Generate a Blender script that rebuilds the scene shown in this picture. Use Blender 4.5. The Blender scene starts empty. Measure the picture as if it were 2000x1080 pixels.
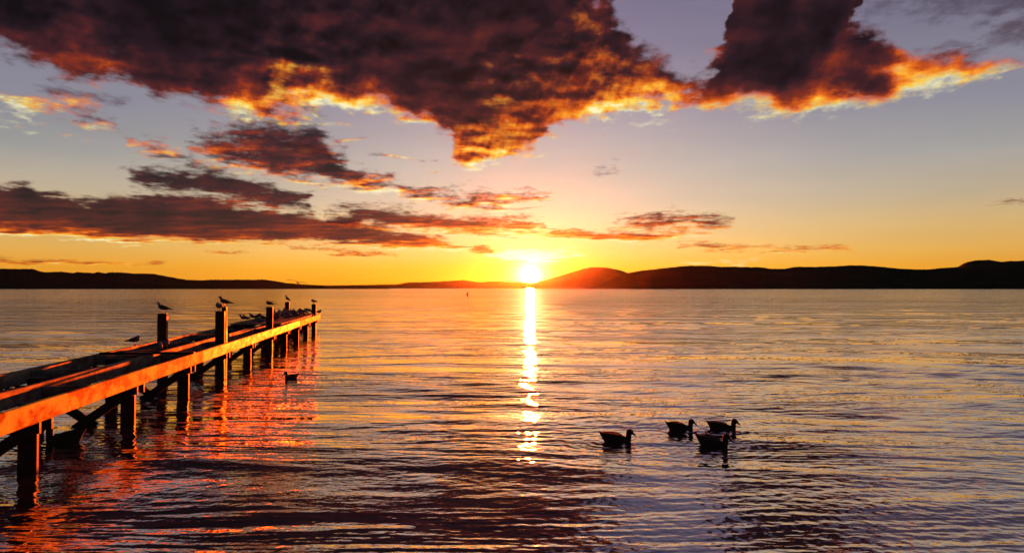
import bpy, bmesh, math, random
import numpy as np
from mathutils import Vector, Matrix
C = bpy.context.scene
COL = C.collection
rnd = random.Random(7)
rng = np.random.default_rng(11)

# ------------------------------------------------------------------ camera
F = 1444.0; CAM_H = 2.3; HOR = 562.5          # focal length in photo pixels, eye height, horizon row
PITCH = math.atan((HOR - 540) / F)
cam = bpy.data.cameras.new('camera'); camo = bpy.data.objects.new('camera', cam); COL.objects.link(camo)
cam.sensor_width = 36; cam.lens = 36 * F / 2000
cam.clip_start = 0.1; cam.clip_end = 60000
camo.location = (0, 0, CAM_H); camo.rotation_euler = (math.pi / 2 + PITCH, 0, 0)
C.camera = camo

def ray(px, py):
    u, v = (px - 1000) / F, (540 - py) / F
    c, s = math.cos(PITCH), math.sin(PITCH)
    return (u, c - v * s, s + v * c)
def azel(px, py):
    x, y, z = ray(px, py)
    return math.degrees(math.atan2(x, y)), math.degrees(math.atan2(z, math.hypot(x, y)))
def on_plane(px, py, z=0.0):
    x, y, w = ray(px, py); t = (z - CAM_H) / w
    return Vector((x * t, y * t, z))
def at_depth(px, py, Y):
    x, y, w = ray(px, py); t = Y / y
    return Vector((x * t, Y, CAM_H + w * t))

# ------------------------------------------------------------------ render / exposure
C.view_settings.view_transform = 'Standard'; C.view_settings.look = 'None'
C.view_settings.gamma = 1; C.view_settings.exposure = 3.0
C.cycles.use_denoising = True
C.cycles.max_bounces = 6; C.cycles.glossy_bounces = 4; C.cycles.diffuse_bounces = 2
C.cycles.caustics_reflective = False; C.cycles.caustics_refractive = False
C.cycles.sample_clamp_indirect = 4.0
C.cycles.volume_bounces = 0

# ------------------------------------------------------------------ node helper
def lin(c):
    return tuple(((v / 255) / 12.92 if v / 255 <= .04045 else ((v / 255 + .055) / 1.055) ** 2.4) for v in c)
class NT:
    def __init__(s, tree): s.t = tree; s.n = tree.nodes; s.l = tree.links
    def put(s, sock, v):
        if v is None: return
        if isinstance(v, bpy.types.NodeSocket): s.l.new(v, sock)
        elif isinstance(v, (tuple, list)):
            sock.default_value = tuple(v) + (1,) * (len(sock.default_value) - len(v))
        else: sock.default_value = v
    def new(s, kind, **kw):
        n = s.n.new(kind)
        for k, v in kw.items(): setattr(n, k, v)
        return n
    def m(s, op, a, b=None, c=None, clamp=False):
        n = s.new('ShaderNodeMath', operation=op, use_clamp=clamp)
        for i, v in enumerate((a, b, c)): s.put(n.inputs[i], v)
        return n.outputs[0]
    def mr(s, v, a, b, c=0., d=1., kind='LINEAR'):
        n = s.new('ShaderNodeMapRange', interpolation_type=kind)
        for i, q in enumerate((v, a, b, c, d)): s.put(n.inputs[i], q)
        return n.outputs[0]
    def comb(s, x, y, z):
        n = s.new('ShaderNodeCombineXYZ')
        for i, v in enumerate((x, y, z)): s.put(n.inputs[i], v)
        return n.outputs[0]
    def sep(s, v):
        n = s.new('ShaderNodeSeparateXYZ'); s.put(n.inputs[0], v); return n.outputs
    def vm(s, op, a, b=None, sc=None):
        n = s.new('ShaderNodeVectorMath', operation=op); s.put(n.inputs[0], a)
        if b is not None: s.put(n.inputs[1], b)
        if sc is not None: s.put(n.inputs['Scale'], sc)
        return n.outputs['Value'] if op in ('DOT_PRODUCT', 'LENGTH', 'DISTANCE') else n.outputs[0]
    def noise(s, vec, scale, detail=4, rough=.55, dist=0., dim='3D'):
        n = s.new('ShaderNodeTexNoise', noise_dimensions=dim); s.put(n.inputs['Vector'], vec)
        s.put(n.inputs['Scale'], scale); s.put(n.inputs['Detail'], detail)
        s.put(n.inputs['Roughness'], rough); s.put(n.inputs['Distortion'], dist)
        return n
    def ramp(s, f, stops, interp='LINEAR'):
        n = s.new('ShaderNodeValToRGB'); n.color_ramp.interpolation = interp; e = n.color_ramp.elements
        while len(e) < len(stops): e.new(.5)
        for q, (p, c) in zip(e, stops): q.position = p; q.color = tuple(c) + (1,)
        s.put(n.inputs[0], f); return n.outputs[0]
    def mix(s, f, a, b, mode='MIX'):
        n = s.new('ShaderNodeMix', data_type='RGBA', blend_type=mode)
        s.put(n.inputs[0], f); s.put(n.inputs[6], a); s.put(n.inputs[7], b); return n.outputs[2]
    def curve(s, f, pts):
        n = s.new('ShaderNodeFloatCurve'); c = n.mapping.curves[0]; n.mapping.use_clip = True
        pts = sorted(pts)
        c.points[0].location = pts[0]; c.points[1].location = pts[-1]
        for p in pts[1:-1]: c.points.new(*p)
        for p in c.points: p.handle_type = 'VECTOR'
        n.mapping.update(); s.put(n.inputs['Value'], f); return n.outputs[0]

# ------------------------------------------------------------------ sun direction
SUN_AZ, SUN_EL = azel(1035, 538)
sd = Vector((math.sin(math.radians(SUN_AZ)) * math.cos(math.radians(SUN_EL)),
             math.cos(math.radians(SUN_AZ)) * math.cos(math.radians(SUN_EL)), math.sin(math.radians(SUN_EL))))
sl = bpy.data.lights.new('sun', 'SUN'); sl.energy = 3.8; sl.angle = math.radians(0.53); sl.color = (1.0, .085, .004)
so = bpy.data.objects.new('sun', sl); COL.objects.link(so); so.location = sd * 50
so.rotation_euler = sd.to_track_quat('Z', 'Y').to_euler()

# ------------------------------------------------------------------ world: sky with its clouds, all by direction
W = bpy.data.worlds.new('World'); C.world = W; W.use_nodes = True
W.node_tree.nodes.clear(); w = NT(W.node_tree)
D = w.new('ShaderNodeTexCoord').outputs['Generated']
dx, dy, dz = w.sep(D)
AZ = w.m('MULTIPLY', w.m('ARCTAN2', dx, dy), 57.29578)
EL = w.m('MAXIMUM', w.m('MULTIPLY', w.m('ARCSINE', dz), 57.29578), 0.0)
TH = w.m('MULTIPLY', w.m('ARCCOSINE', w.m('MINIMUM', w.vm('DOT_PRODUCT', D, tuple(sd)), 1.0)), 57.29578)   # angle from the sun
sky = w.new('ShaderNodeTexSky', sky_type='NISHITA', sun_disc=False)
sky.sun_elevation = math.radians(SUN_EL); sky.sun_rotation = math.radians(SUN_AZ)
sky.air_density = 1.0; sky.dust_density = 2.0; sky.ozone_density = 3.0
def gstops(l): return [(e / 50.0, lin(c)) for e, c in l]
elf = w.m('DIVIDE', EL, 50.0)
far = w.ramp(elf, gstops([(0, (222, 140, 34)), (1.6, (232, 160, 50)), (2.8, (228, 174, 84)), (4.5, (214, 176, 112)), (6.5, (188, 168, 138)),
                          (9.2, (158, 153, 146)), (12.5, (138, 133, 142)), (18, (121, 112, 128)), (22, (110, 101, 118)), (50, (62, 60, 92))]))
near = w.ramp(elf, gstops([(0, (250, 184, 18)), (1.6, (248, 200, 60)), (2.8, (244, 208, 122)), (4.5, (230, 206, 158)), (6.5, (214, 197, 174)),
                           (9.2, (194, 182, 172)), (12.5, (168, 157, 164)), (18, (130, 119, 142)), (22, (113, 102, 127)), (50, (64, 62, 96))]))
daz = w.m('DIVIDE', w.m('SUBTRACT', AZ, SUN_AZ), 17.0)
nearf = w.m('EXPONENT', w.m('MULTIPLY', w.m('MULTIPLY', daz, daz), -1.0))
base = w.mix(nearf, far, near)
back = w.m('POWER', w.m('MAXIMUM', w.m('MULTIPLY', dy, -1.0), 0.0), .7)           # the sky opposite the sun is dim blue
base = w.mix(w.m('MULTIPLY', back, .9), base, lin((52, 48, 66)))
NISH = 0.06
nsk = w.vm('SCALE', sky.outputs[0], sc=NISH)
hz_n = w.noise(w.comb(w.m('MULTIPLY', dx, 2.0), w.m('MULTIPLY', dy, 2.0), w.m('MULTIPLY', dz, 14.0)), 1.3, 5, .55).outputs['Fac']
base = w.vm('ADD', w.vm('SCALE', base, sc=w.mr(hz_n, .3, .7, .86, .99)), nsk)

# cloud lookup coordinates (flat cloud deck seen in perspective)
inv = w.m('DIVIDE', 1.0, w.m('ADD', w.m('MAXIMUM', dz, 0.0), .05))
P = w.comb(w.m('MULTIPLY', dx, inv), w.m('MULTIPLY', dy, inv), 0.0)
n1 = w.noise(P, .9, 7, .6, dim='2D'); wr, wg, wb = w.sep(n1.outputs['Color'])
n1b = w.noise(P, 6.5, 6, .62, dim='2D')
n2 = w.noise(P, 3.4, 6, .51, dim='2D').outputs['Fac']
P2 = w.vm('ADD', P, (0.008, .10, 0))
n3 = w.noise(P2, 3.4, 6, .51, dim='2D').outputs['Fac']
# puffs of the nearer cumulus in plain direction space
Q = w.comb(AZ, EL, 0.0)
c1 = w.noise(Q, .36, 7, .47, dim='2D'); cr, cg, cb = w.sep(c1.outputs['Color'])
c2 = w.noise(w.vm('ADD', Q, (0.10, -.34, 0)), .36, 7, .47, dim='2D')
es = w.m('ADD', EL, 1.2)
def jit(a, b): return w.m('ADD', w.m('SUBTRACT', a, .5), w.m('MULTIPLY', w.m('SUBTRACT', b, .5), .45))
b1r, b1g, b1b = w.sep(n1b.outputs['Color'])
AZW = w.m('ADD', AZ, w.m('MULTIPLY', jit(wr, cr), w.m('MULTIPLY', es, .42)))
ELW = w.m('ADD', EL, w.m('MULTIPLY', w.m('ADD', jit(wg, cg), w.m('MULTIPLY', w.m('SUBTRACT', b1g, .5), .18)), w.m('MULTIPLY', es, .32)))
RELIEF = w.m('SUBTRACT', n2, n3)
PUFF = w.m('SUBTRACT', c1.outputs['Fac'], c2.outputs['Fac'])
AR = 44.0
azf = w.m('DIVIDE', w.m('ADD', AZW, AR), 2 * AR, clamp=True)
HF = w.m('ADD', w.m('SUBTRACT', w.noise(w.vm('MULTIPLY', P, (1.6, 1, 1)), 9.0, 5, .6, dim='2D').outputs['Fac'], .5), w.m('SUBTRACT', w.noise(w.vm('MULTIPLY', Q, (.55, 1, 1)), 1.5, 5, .6, dim='2D').outputs['Fac'], .5))
VAR = w.m('ADD', w.m('MULTIPLY', w.m('SUBTRACT', wb, .5), .42), w.m('MULTIPLY', w.m('SUBTRACT', cb, .5), .34))
LOWV = w.mr(w.noise(Q, .16, 3, .5, dim='2D').outputs['Fac'], .36, .64, .55, 1.3)
NEARSUN = w.m('EXPONENT', w.m('MULTIPLY', TH, -1 / 9.0))

def layer(bands, base_lit, gain, thick, soft=.045, puff=1.0, relief=1.0, erode=.16, er=None, bias=.034, rag=1.0):
    """bands: lists of (px, top row, bottom row, lit amount) traced along the cloud, turned into azimuth/elevation"""
    xs = np.linspace(-AR, AR, 221)
    up = np.full_like(xs, np.nan); lo = up.copy(); li = np.zeros_like(xs)
    for b in bands:
        a = np.array([[azel(x, 300)[0], azel(x, t)[1], azel(x, bo)[1], l] for x, t, bo, l in b])
        if a[0, 0] < -34: a = np.vstack([[-AR, a[0, 1], a[0, 2], a[0, 3]], a])
        if a[-1, 0] > 34: a = np.vstack([a, [AR, a[-1, 1], a[-1, 2], a[-1, 3]]])
        msk = (xs >= a[0, 0]) & (xs <= a[-1, 0])
        up[msk] = np.interp(xs[msk], a[:, 0], a[:, 1]); lo[msk] = np.interp(xs[msk], a[:, 0], a[:, 2]); li[msk] = np.interp(xs[msk], a[:, 0], a[:, 3])
    good = ~np.isnan(up); idx = np.where(good)[0]
    for i in np.where(~good)[0]:
        j = idx[np.argmin(abs(idx - i))]; mid = (up[j] + lo[j]) / 2 if up[j] < 30 else lo[j] + 2
        dist = abs(xs[i] - xs[j]); up[i] = mid - .6 * dist - .25; lo[i] = mid + .6 * dist + .25
    up = np.clip(up, 0, 60) / 60; lo = np.clip(lo, 0, 60) / 60; t = (xs + AR) / (2 * AR)
    def pts(v): return [(float(a), float(b)) for a, b in zip(t, v)]
    def simp(p):            # drop collinear points
        out = [p[0]]
        for i in range(1, len(p) - 1):
            a, b, c = out[-1], p[i], p[i + 1]
            yy = a[1] + (c[1] - a[1]) * (b[0] - a[0]) / (c[0] - a[0])
            if abs(yy - b[1]) > 4e-4: out.append(b)
        return out + [p[-1]]
    U = w.m('MULTIPLY', w.curve(azf, simp(pts(up))), 60); L = w.m('MULTIPLY', w.curve(azf, simp(pts(lo))), 60)
    LI = w.curve(azf, simp(pts(np.clip(li, 0, 1))))
    dU = w.m('SUBTRACT', U, ELW); dL = w.m('SUBTRACT', ELW, L)
    s = w.m('MINIMUM', dU, dL)
    s = w.m('ADD', s, w.m('MULTIPLY', w.m('SUBTRACT', er if er is not None else n2, .5), w.m('MULTIPLY', es, erode)))
    s = w.m('ADD', s, w.m('MULTIPLY', es, bias))
    sr = w.m('ADD', w.m('DIVIDE', s, w.m('MULTIPLY', es, soft * 1.9)), w.m('MULTIPLY', HF, rag))
    al = w.mr(sr, 0, 1, kind='SMOOTHSTEP')
    q = w.m('DIVIDE', w.m('MAXIMUM', dL, 0.0), w.m('MULTIPLY', es, thick))
    glow = w.m('EXPONENT', w.m('MULTIPLY', q, -1.0))
    edge = w.m('MULTIPLY', w.m('SUBTRACT', 1.0, w.mr(sr, 0, 1.6)), w.m('ADD', .05, w.m('MULTIPLY', LI, .12)))
    rl = w.m('ADD', w.m('MULTIPLY', RELIEF, relief * 2.4), w.m('MULTIPLY', PUFF, puff * 2.4))
    lit = w.m('MULTIPLY', LI, w.m('ADD', glow, w.m('MULTIPLY', rl, w.m('ADD', glow, .12))))
    lit = w.m('ADD', w.m('MULTIPLY', w.m('MULTIPLY', lit, gain), LOWV), w.m('ADD', base_lit, VAR))
    lit = w.m('ADD', lit, w.m('MULTIPLY', NEARSUN, w.m('ADD', .15, w.m('MULTIPLY', rl, .5))))
    lit = w.m('ADD', lit, w.m('ADD', w.m('MULTIPLY', rl, .10), edge))
    return al, lit
CR = [(0, lin((17, 12, 15))), (.12, lin((38, 24, 31))), (.26, lin((74, 33, 36))), (.40, lin((132, 48, 30))), (.54, lin((216, 92, 26))),
      (.67, lin((248, 146, 40))), (.80, lin((255, 196, 62))), (.92, lin((255, 222, 110))), (1.0, lin((255, 246, 190)))]
def over(bg, al_lit, op=1.0):
    al, lit = al_lit
    return w.mix(w.m('MULTIPLY', al, op), bg, w.ramp(lit, CR))

T = -900     # a top edge far above the frame
skyc = base
# thin grey-violet veil, upper right
al, lit = layer([[(1560, T, 15, 0), (1640, T, 40, 0), (1720, T, 30, 0), (1780, T, 28, .05), (1900, T, 34, .05), (2100, T, 36, 0)]],
                .16, .3, .2, soft=.12, erode=.5)
skyc = w.mix(w.m('MULTIPLY', al, .7), skyc, lin((72, 58, 76)))
al, lit = layer([[(1800, 100, 104, 0), (1880, 80, 106, 0), (1940, 56, 100, 0), (2000, 44, 95, 0), (2100, 40, 95, 0)],
                 [(30, 182, 190, 0), (90, 178, 194, 0), (170, 200, 214, 0), (230, 230, 240, 0)],
                 [(1690, 108, 112, 0), (1740, 98, 108, 0), (1770, 104, 108, 0)],
                 [(1165, 331, 333, 0), (1188, 325, 334, 0), (1212, 327, 330, 0)]],
                .16, .3, .2, soft=.06, erode=.22)
skyc = w.mix(w.m('MULTIPLY', al, .75), skyc, lin((84, 66, 78)))
# low strips just over the horizon
skyc = over(skyc, layer([[(-200, 500, 514, .5), (0, 502, 516, .6), (120, 504, 517, .6), (240, 509, 517, .5), (330, 514, 517, .3)],
                         [(385, 492, 493, .5), (430, 489, 497, .6), (495, 492, 494, .5)],
                         [(1925, 391, 393, .0), (2000, 383, 392, .0), (2100, 378, 391, .0)],
                         [(560, 484, 486, .4), (600, 484, 491, .6), (700, 489, 500, .6), (780, 494, 500, .5)],
                         [(915, 486, 490, .3), (930, 478, 497, .4), (950, 478, 500, .6), (975, 490, 500, .6)],
                         [(1310, 484, 487, .5), (1400, 477, 489, .5), (1480, 479, 486, .5), (1540, 484, 492, .6), (1630, 487, 495, .5), (1670, 491, 493, .9)]],
                        .30, .5, .06, soft=.05, puff=.2, erode=.10), .95)
skyc = over(skyc, layer([[(1310, 514, 516, .6), (1350, 508, 516, .8), (1420, 511, 515, .8), (1480, 509, 515, .8)],
                         [(960, 496, 500, 1), (1000, 484, 510, 1), (1050, 487, 514, 1), (1100, 490, 508, 1), (1140, 494, 500, 1)]],
                        .62, .6, .3, soft=.10, erode=.12), .9)
# torn wisps scattered through the left and middle of the sky
wn = w.noise(w.vm('ADD', P, (3.1, 1.7, 0)), 2.1, 7, .60, .4, dim='2D').outputs['Fac']
def gbell(v, c, h): 
    d_ = w.m('DIVIDE', w.m('SUBTRACT', v, c), h); return w.m('EXPONENT', w.m('MULTIPLY', w.m('MULTIPLY', d_, d_), -1.0))
wmask = w.m('ADD', w.m('MULTIPLY', gbell(AZ, -17.0, 12.0), gbell(EL, 10.0, 4.0)), w.m('MULTIPLY', gbell(AZ, -4.0, 11.0), gbell(EL, 4.4, 1.8)))
wal = w.mr(w.m('SUBTRACT', wn, w.m('MULTIPLY', w.m('SUBTRACT', 1.0, wmask), .20)), .535, .66, kind='SMOOTHSTEP')
wlit = w.m('ADD', .30, w.m('ADD', w.m('MULTIPLY', w.m('ADD', RELIEF, PUFF), 3.2), w.m('MULTIPLY', NEARSUN, .5)))
skyc = w.mix(w.m('MULTIPLY', wal, .72), skyc, w.ramp(wlit, CR))
# small white clouds lit from behind just above the sun
wal, _ = layer([[(940, 500, 502, 1), (965, 494, 502, 1), (985, 485, 512, 1), (1020, 487, 513, 1), (1050, 483, 514, 1), (1085, 491, 510, 1), (1110, 495, 503, 1), (1150, 498, 502, 1)]], .6, .6, .3, soft=.05, erode=.3, bias=.02)
skyc = w.mix(w.m('MULTIPLY', wal, .62), skyc, (1.5, 1.35, .8))
# the long low stratus
skyc = over(skyc, layer([[(-300, 345, 452, .85), (0, 350, 455, .9), (60, 356, 458, .9), (100, 372, 460, .9), (150, 381, 462, .75), (210, 376, 466, .6), (300, 386, 466, .6), (400, 398, 466, .5),
                          (500, 403, 470, .5), (600, 412, 474, .55), (680, 432, 478, .6), (760, 452, 484, .8), (830, 466, 489, .8), (900, 478, 491, .8), (935, 483, 490, .6)],
                         [(1040, 452, 460, .7), (1110, 444, 470, .8), (1200, 448, 474, .8), (1290, 450, 470, .8), (1360, 457, 466, .8), (1400, 462, 465, .9)]],
                        .20, .85, .070, soft=.05, puff=.25, relief=.6, erode=.18), .97)
skyc = over(skyc, layer([[(250, 345, 352, .05), (290, 330, 368, .1), (350, 326, 384, .05), (420, 333, 394, .1), (480, 346, 400, .3), (540, 374, 406, .35), (610, 386, 404, .35)],
                         [(620, 416, 436, .5), (740, 407, 444, .6), (850, 421, 451, .75), (930, 420, 458, .9), (1010, 430, 450, .95), (1080, 438, 446, .95)],
                         [(1195, 431, 434, .5), (1260, 428, 438, .5), (1310, 423, 446, .6), (1380, 427, 444, .6), (1430, 428, 432, .7)]],
                        .13, .6, .06, soft=.07, puff=.3, relief=.6, erode=.20, bias=.075), .97)
# the broken mid-level cloud that climbs to the left
skyc = over(skyc, layer([[(0, 212, 226, .9), (60, 211, 246, .9), (110, 215, 250, 1), (160, 226, 262, .95), (216, 254, 262, .9)],
                         [(232, 284, 292, .8), (262, 290, 306, .9), (300, 292, 306, .9), (338, 296, 302, .9)],
                         [(352, 288, 300, .4), (400, 262, 310, .5), (460, 244, 326, .75), (540, 236, 340, .95), (620, 238, 350, .8), (655, 285, 358, .7), (700, 322, 374, .85), (760, 340, 380, .9),
                          (800, 362, 392, .6), (850, 374, 402, .6), (930, 380, 407, .8), (1000, 374, 404, 1), (1080, 378, 386, 1)]],
                        .09, .80, .080, soft=.08, puff=.8, erode=.24, bias=.05), .97)
# the great dark cloud, the bright bridge and the right-hand cloud
skyc = over(skyc, layer([[(-500, T, 40, .2), (-150, T, 60, .3), (0, T, 92, .15), (50, T, 120, .2), (100, T, 158, .42), (160, T, 160, .48), (200, T, 148, .35), (250, T, 175, .3), (300, T, 196, .3), (350, T, 196, .3),
                          (420, T, 220, .4), (480, T, 244, .8), (560, T, 250, .95), (630, T, 234, .95), (700, T, 228, .9), (760, T, 214, .85), (810, T, 236, .6), (850, T, 246, .55), (880, T, 300, .9), (935, T, 328, 1.0),
                          (985, T, 312, .95), (1030, T, 290, .95), (1070, T, 245, 1), (1110, T, 222, 1), (1150, -60, 214, 1), (1190, 60, 212, 1), (1230, 105, 206, 1), (1290, 128, 206, .95), (1340, 150, 205, .85),
                          (1372, 140, 203, .8), (1420, 160, 206, .8)]],
                        .035, .88, .16, soft=.055, puff=.75, relief=.5, erode=.14), .99)
skyc = over(skyc, layer([[(1335, 165, 200, .7), (1355, 150, 202, .7), (1372, 115, 203, .75), (1392, 0, 203, .8), (1402, -90, 204, .85), (1412, T, 206, .85), (1460, T, 214, .9), (1520, T, 228, 1), (1570, T, 229, 1), (1620, T, 216, .95), (1652, T, 208, .95),
                          (1662, -90, 205, .95), (1674, 5, 203, .95), (1708, 55, 196, .9), (1752, 92, 187, .9), (1800, 114, 178, .85), (1840, 106, 171, .75), (1890, 116, 163, .75), (1940, 128, 157, .7), (1990, 140, 149, .7)]],
                        .03, 1.0, .115, soft=.055, puff=.40, relief=.25, erode=.08, rag=.8), .99)
# lit plume and lit puffs in front of it
al, lit = layer([[(478, 228, 244, .7), (510, 180, 248, .9), (530, 132, 248, 1), (556, 134, 250, 1), (575, 182, 248, 1), (640, 205, 238, .95), (720, 200, 228, .8), (760, 206, 216, .7)],
                 [(865, 250, 296, .8), (920, 230, 324, .95), (980, 185, 314, .8), (1040, 140, 284, .75), (1090, 110, 240, .8), (1140, 80, 214, .85), (1190, 110, 208, .95), (1260, 150, 202, .9), (1310, 165, 200, .8)]],
                .22, .60, .26, soft=.14, puff=1.5, relief=.6, erode=.5)
skyc = w.mix(w.m('MULTIPLY', al, .8), skyc, w.ramp(lit, CR))
# glow of the air round the sun and the sun itself
def gcol(amp, fall, col):
    return w.vm('SCALE', col, sc=w.m('MULTIPLY', w.m('EXPONENT', w.m('MULTIPLY', TH, -1 / fall)), amp))
g = w.vm('ADD', gcol(9.0, .50, (1, .85, .40)), gcol(.9, 1.8, (1, .66, .12)))
g = w.vm('ADD', g, gcol(.03, 7.0, (1, .45, .06)))
disc = w.m('MULTIPLY', w.m('LESS_THAN', TH, .30), 60.0)
g = w.vm('ADD', g, w.vm('SCALE', (1, .85, .5), sc=disc))
skyc = w.vm('ADD', skyc, g)
bg = w.new('ShaderNodeBackground'); w.put(bg.inputs[0], skyc); bg.inputs[1].default_value = 0.125
w.l.new(bg.outputs[0], w.new('ShaderNodeOutputWorld').inputs[0])
W.cycles.sampling_method = 'MANUAL'; W.cycles.sample_map_resolution = 512

# ------------------------------------------------------------------ object helpers
def tag(o, label=None, cat=None, group=None, kind=None):
    if label: o['label'] = label
    if cat: o['category'] = cat
    if group: o['group'] = group
    if kind: o['kind'] = kind
    return o
def mesh_obj(name, verts, faces, mat, parent=None, smooth=False):
    me = bpy.data.meshes.new(name)
    me.from_pydata([tuple(v) for v in verts], [], faces); me.update()
    if smooth: me.polygons.foreach_set('use_smooth', [True] * len(me.polygons))
    me.materials.append(mat)
    o = bpy.data.objects.new(name, me); COL.objects.link(o)
    if parent: o.parent = parent
    return o
def bm_obj(name, bm, mat, parent=None, smooth=False):
    me = bpy.data.meshes.new(name); bm.normal_update(); bm.to_mesh(me); bm.free()
    if smooth: me.polygons.foreach_set('use_smooth', [True] * len(me.polygons))
    me.materials.append(mat)
    o = bpy.data.objects.new(name, me); COL.objects.link(o)
    if parent: o.parent = parent
    return o
def empty(name, loc=(0, 0, 0), rz=0.0):
    o = bpy.data.objects.new(name, None); COL.objects.link(o)
    o.location = loc; o.rotation_euler = (0, 0, rz); o.empty_display_size = .1
    return o

# ------------------------------------------------------------------ materials
def mat(name):
    m = bpy.data.materials.new(name); m.use_nodes = True; m.node_tree.nodes.clear()
    t = NT(m.node_tree); out = t.new('ShaderNodeOutputMaterial')
    return m, t, out
def plain(name, col, rough=.7, var=.25, scale=30, spec=.3):
    m, t, out = mat(name); b = t.new('ShaderNodeBsdfPrincipled')
    n = t.noise(t.new('ShaderNodeTexCoord').outputs['Object'], scale, 4).outputs['Fac']
    c = t.mix(n, tuple(v * (1 - var) for v in col), tuple(v * (1 + var) for v in col))
    t.put(b.inputs['Base Color'], c); b.inputs['Roughness'].default_value = rough
    b.inputs['Specular IOR Level'].default_value = spec
    t.l.new(b.outputs[0], out.inputs[0]); return m
def wood(name, dark, light, rough=.55, sheen=.5, stain=True):
    """sawn timber: object X is the grain direction"""
    m, t, out = mat(name); b = t.new('ShaderNodeBsdfPrincipled')
    tc = t.new('ShaderNodeTexCoord').outputs['Object']
    x, y, z = t.sep(tc)
    g = t.comb(t.m('MULTIPLY', x, .9), t.m('MULTIPLY', y, 9), t.m('MULTIPLY', z, 9))
    grain = t.noise(g, 3.0, 7, .62, .6).outputs['Fac']
    blotch = t.noise(t.comb(t.m('MULTIPLY', x, 1.0), y, t.m('MULTIPLY', z, 2.4)), 2.2, 4, .6).outputs['Fac']
    streak = t.noise(t.comb(t.m('MULTIPLY', x, 4.0), y, t.m('MULTIPLY', z, .8)), 2.4, 5, .65).outputs['Fac']   # rain streaks down the face
    f = t.m('ADD', t.m('MULTIPLY', grain, .3), t.m('MULTIPLY', blotch, .7))
    f = t.mr(f, .44, .58)
    c = t.mix(f, dark, light)
    c = t.mix(t.m('MULTIPLY', t.mr(streak, .50, .60), .80 if stain else .3), c, tuple(v * .28 for v in dark))
    c = t.mix(t.m('MULTIPLY', t.mr(streak, .44, .34), .55 if stain else .0), c, (min(1, light[0] * 1.15), light[1] * 1.6, light[2] * 1.3))
    big = t.noise(t.comb(t.m('MULTIPLY', x, 1.5), y, t.m('MULTIPLY', z, 3.0)), 1.0, 3, .6).outputs['Fac']
    if stain: c = t.mix(t.mr(big, .44, .56), t.mix(.72, c, dark), t.mix(.62, c, (light[0], light[1] * 1.5, light[2] * 1.6)))
    # knots
    vo = t.new('ShaderNodeTexVoronoi'); vo.feature = 'F1'
    t.put(vo.inputs['Vector'], t.comb(t.m('MULTIPLY', x, 1.3), t.m('MULTIPLY', y, 2), t.m('MULTIPLY', z, 5.0))); vo.inputs['Scale'].default_value = 1.0
    kn = t.mr(vo.outputs['Distance'], .13, .06)
    c = t.mix(t.m('MULTIPLY', kn, .8), c, tuple(v * .2 for v in dark))
    t.put(b.inputs['Base Color'], c)
    t.put(b.inputs['Roughness'], t.mr(blotch, .3, .7, rough - .1, rough + .2))
    b.inputs['Specular IOR Level'].default_value = sheen
    bump = t.new('ShaderNodeBump'); bump.inputs['Strength'].default_value = .5; bump.inputs['Distance'].default_value = .006
    t.put(bump.inputs['Height'], grain); t.l.new(bump.outputs[0], b.inputs['Normal'])
    t.l.new(b.outputs[0], out.inputs[0]); return m
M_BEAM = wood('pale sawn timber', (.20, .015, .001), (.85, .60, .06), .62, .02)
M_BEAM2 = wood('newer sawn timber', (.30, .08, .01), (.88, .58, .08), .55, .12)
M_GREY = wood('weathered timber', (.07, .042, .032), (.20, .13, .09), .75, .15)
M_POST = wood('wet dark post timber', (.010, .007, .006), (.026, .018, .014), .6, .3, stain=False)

# ------------------------------------------------------------------ the lake
def water_mat():
    m, t, out = mat('lake water')
    geo = t.new('ShaderNodeNewGeometry').outputs['Position']; x, y, z = t.sep(geo)
    dist = t.m('SQRT', t.m('ADD', t.m('MULTIPLY', x, x), t.m('MULTIPLY', y, y)))
    # wind ripples too small for the mesh, several sizes
    def rip(sc, st, det=3): return t.noise(t.comb(t.m('MULTIPLY', x, sc / st), t.m('MULTIPLY', y, sc), 0.0), 1.0, det, .6, .3, dim='2D').outputs['Fac']
    h = t.m('MULTIPLY', rip(9.0, 2.2), .012)
    h = t.m('ADD', h, t.m('MULTIPLY', rip(1.6, 3.0, 4), .05))
    h2 = t.m('ADD', t.m('MULTIPLY', rip(.25, 3.5, 5), .75), t.m('MULTIPLY', rip(.05, 5.0, 4), 1.6))
    h = t.m('ADD', h, h2)
    calm = t.noise(t.comb(t.m('MULTIPLY', x, .004), t.m('MULTIPLY', y, .012), 0.0), 1.0, 3, .6, dim='2D').outputs['Fac']   # calmer and windier patches
    farf = t.mr(dist, 15, 120, 0, 1)
    bump = t.new('ShaderNodeBump'); bump.inputs['Distance'].default_value = 1.0
    t.put(bump.inputs['Strength'], t.m('MULTIPLY', t.m('ADD', .3, t.m('MULTIPLY', farf, .22)), t.mr(calm, .35, .65, .7, 1.15)))
    t.put(bump.inputs['Height'], h)
    gl = t.new('ShaderNodeBsdfGlossy'); gl.distribution = 'MULTI_GGX'
    gl.inputs['Color'].default_value = (1, .905, .86, 1)
    t.put(gl.inputs['Roughness'], t.m('ADD', .022, t.m('MULTIPLY', t.mr(dist, 14, 220, 0, 1), .055)))
    t.l.new(bump.outputs[0], gl.inputs['Normal'])
    df = t.new('ShaderNodeBsdfDiffuse'); df.inputs['Color'].default_value = (.040, .014, .017, 1)
    fr = t.new('ShaderNodeFresnel'); fr.inputs['IOR'].default_value = 2.0; t.l.new(bump.outputs[0], fr.inputs['Normal'])
    mx = t.new('ShaderNodeMixShader'); t.put(mx.inputs[0], t.m('POWER', fr.outputs[0], .44)); t.l.new(df.outputs[0], mx.inputs[1]); t.l.new(gl.outputs[0], mx.inputs[2])
    t.l.new(mx.outputs[0], out.inputs[0]); return m
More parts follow.
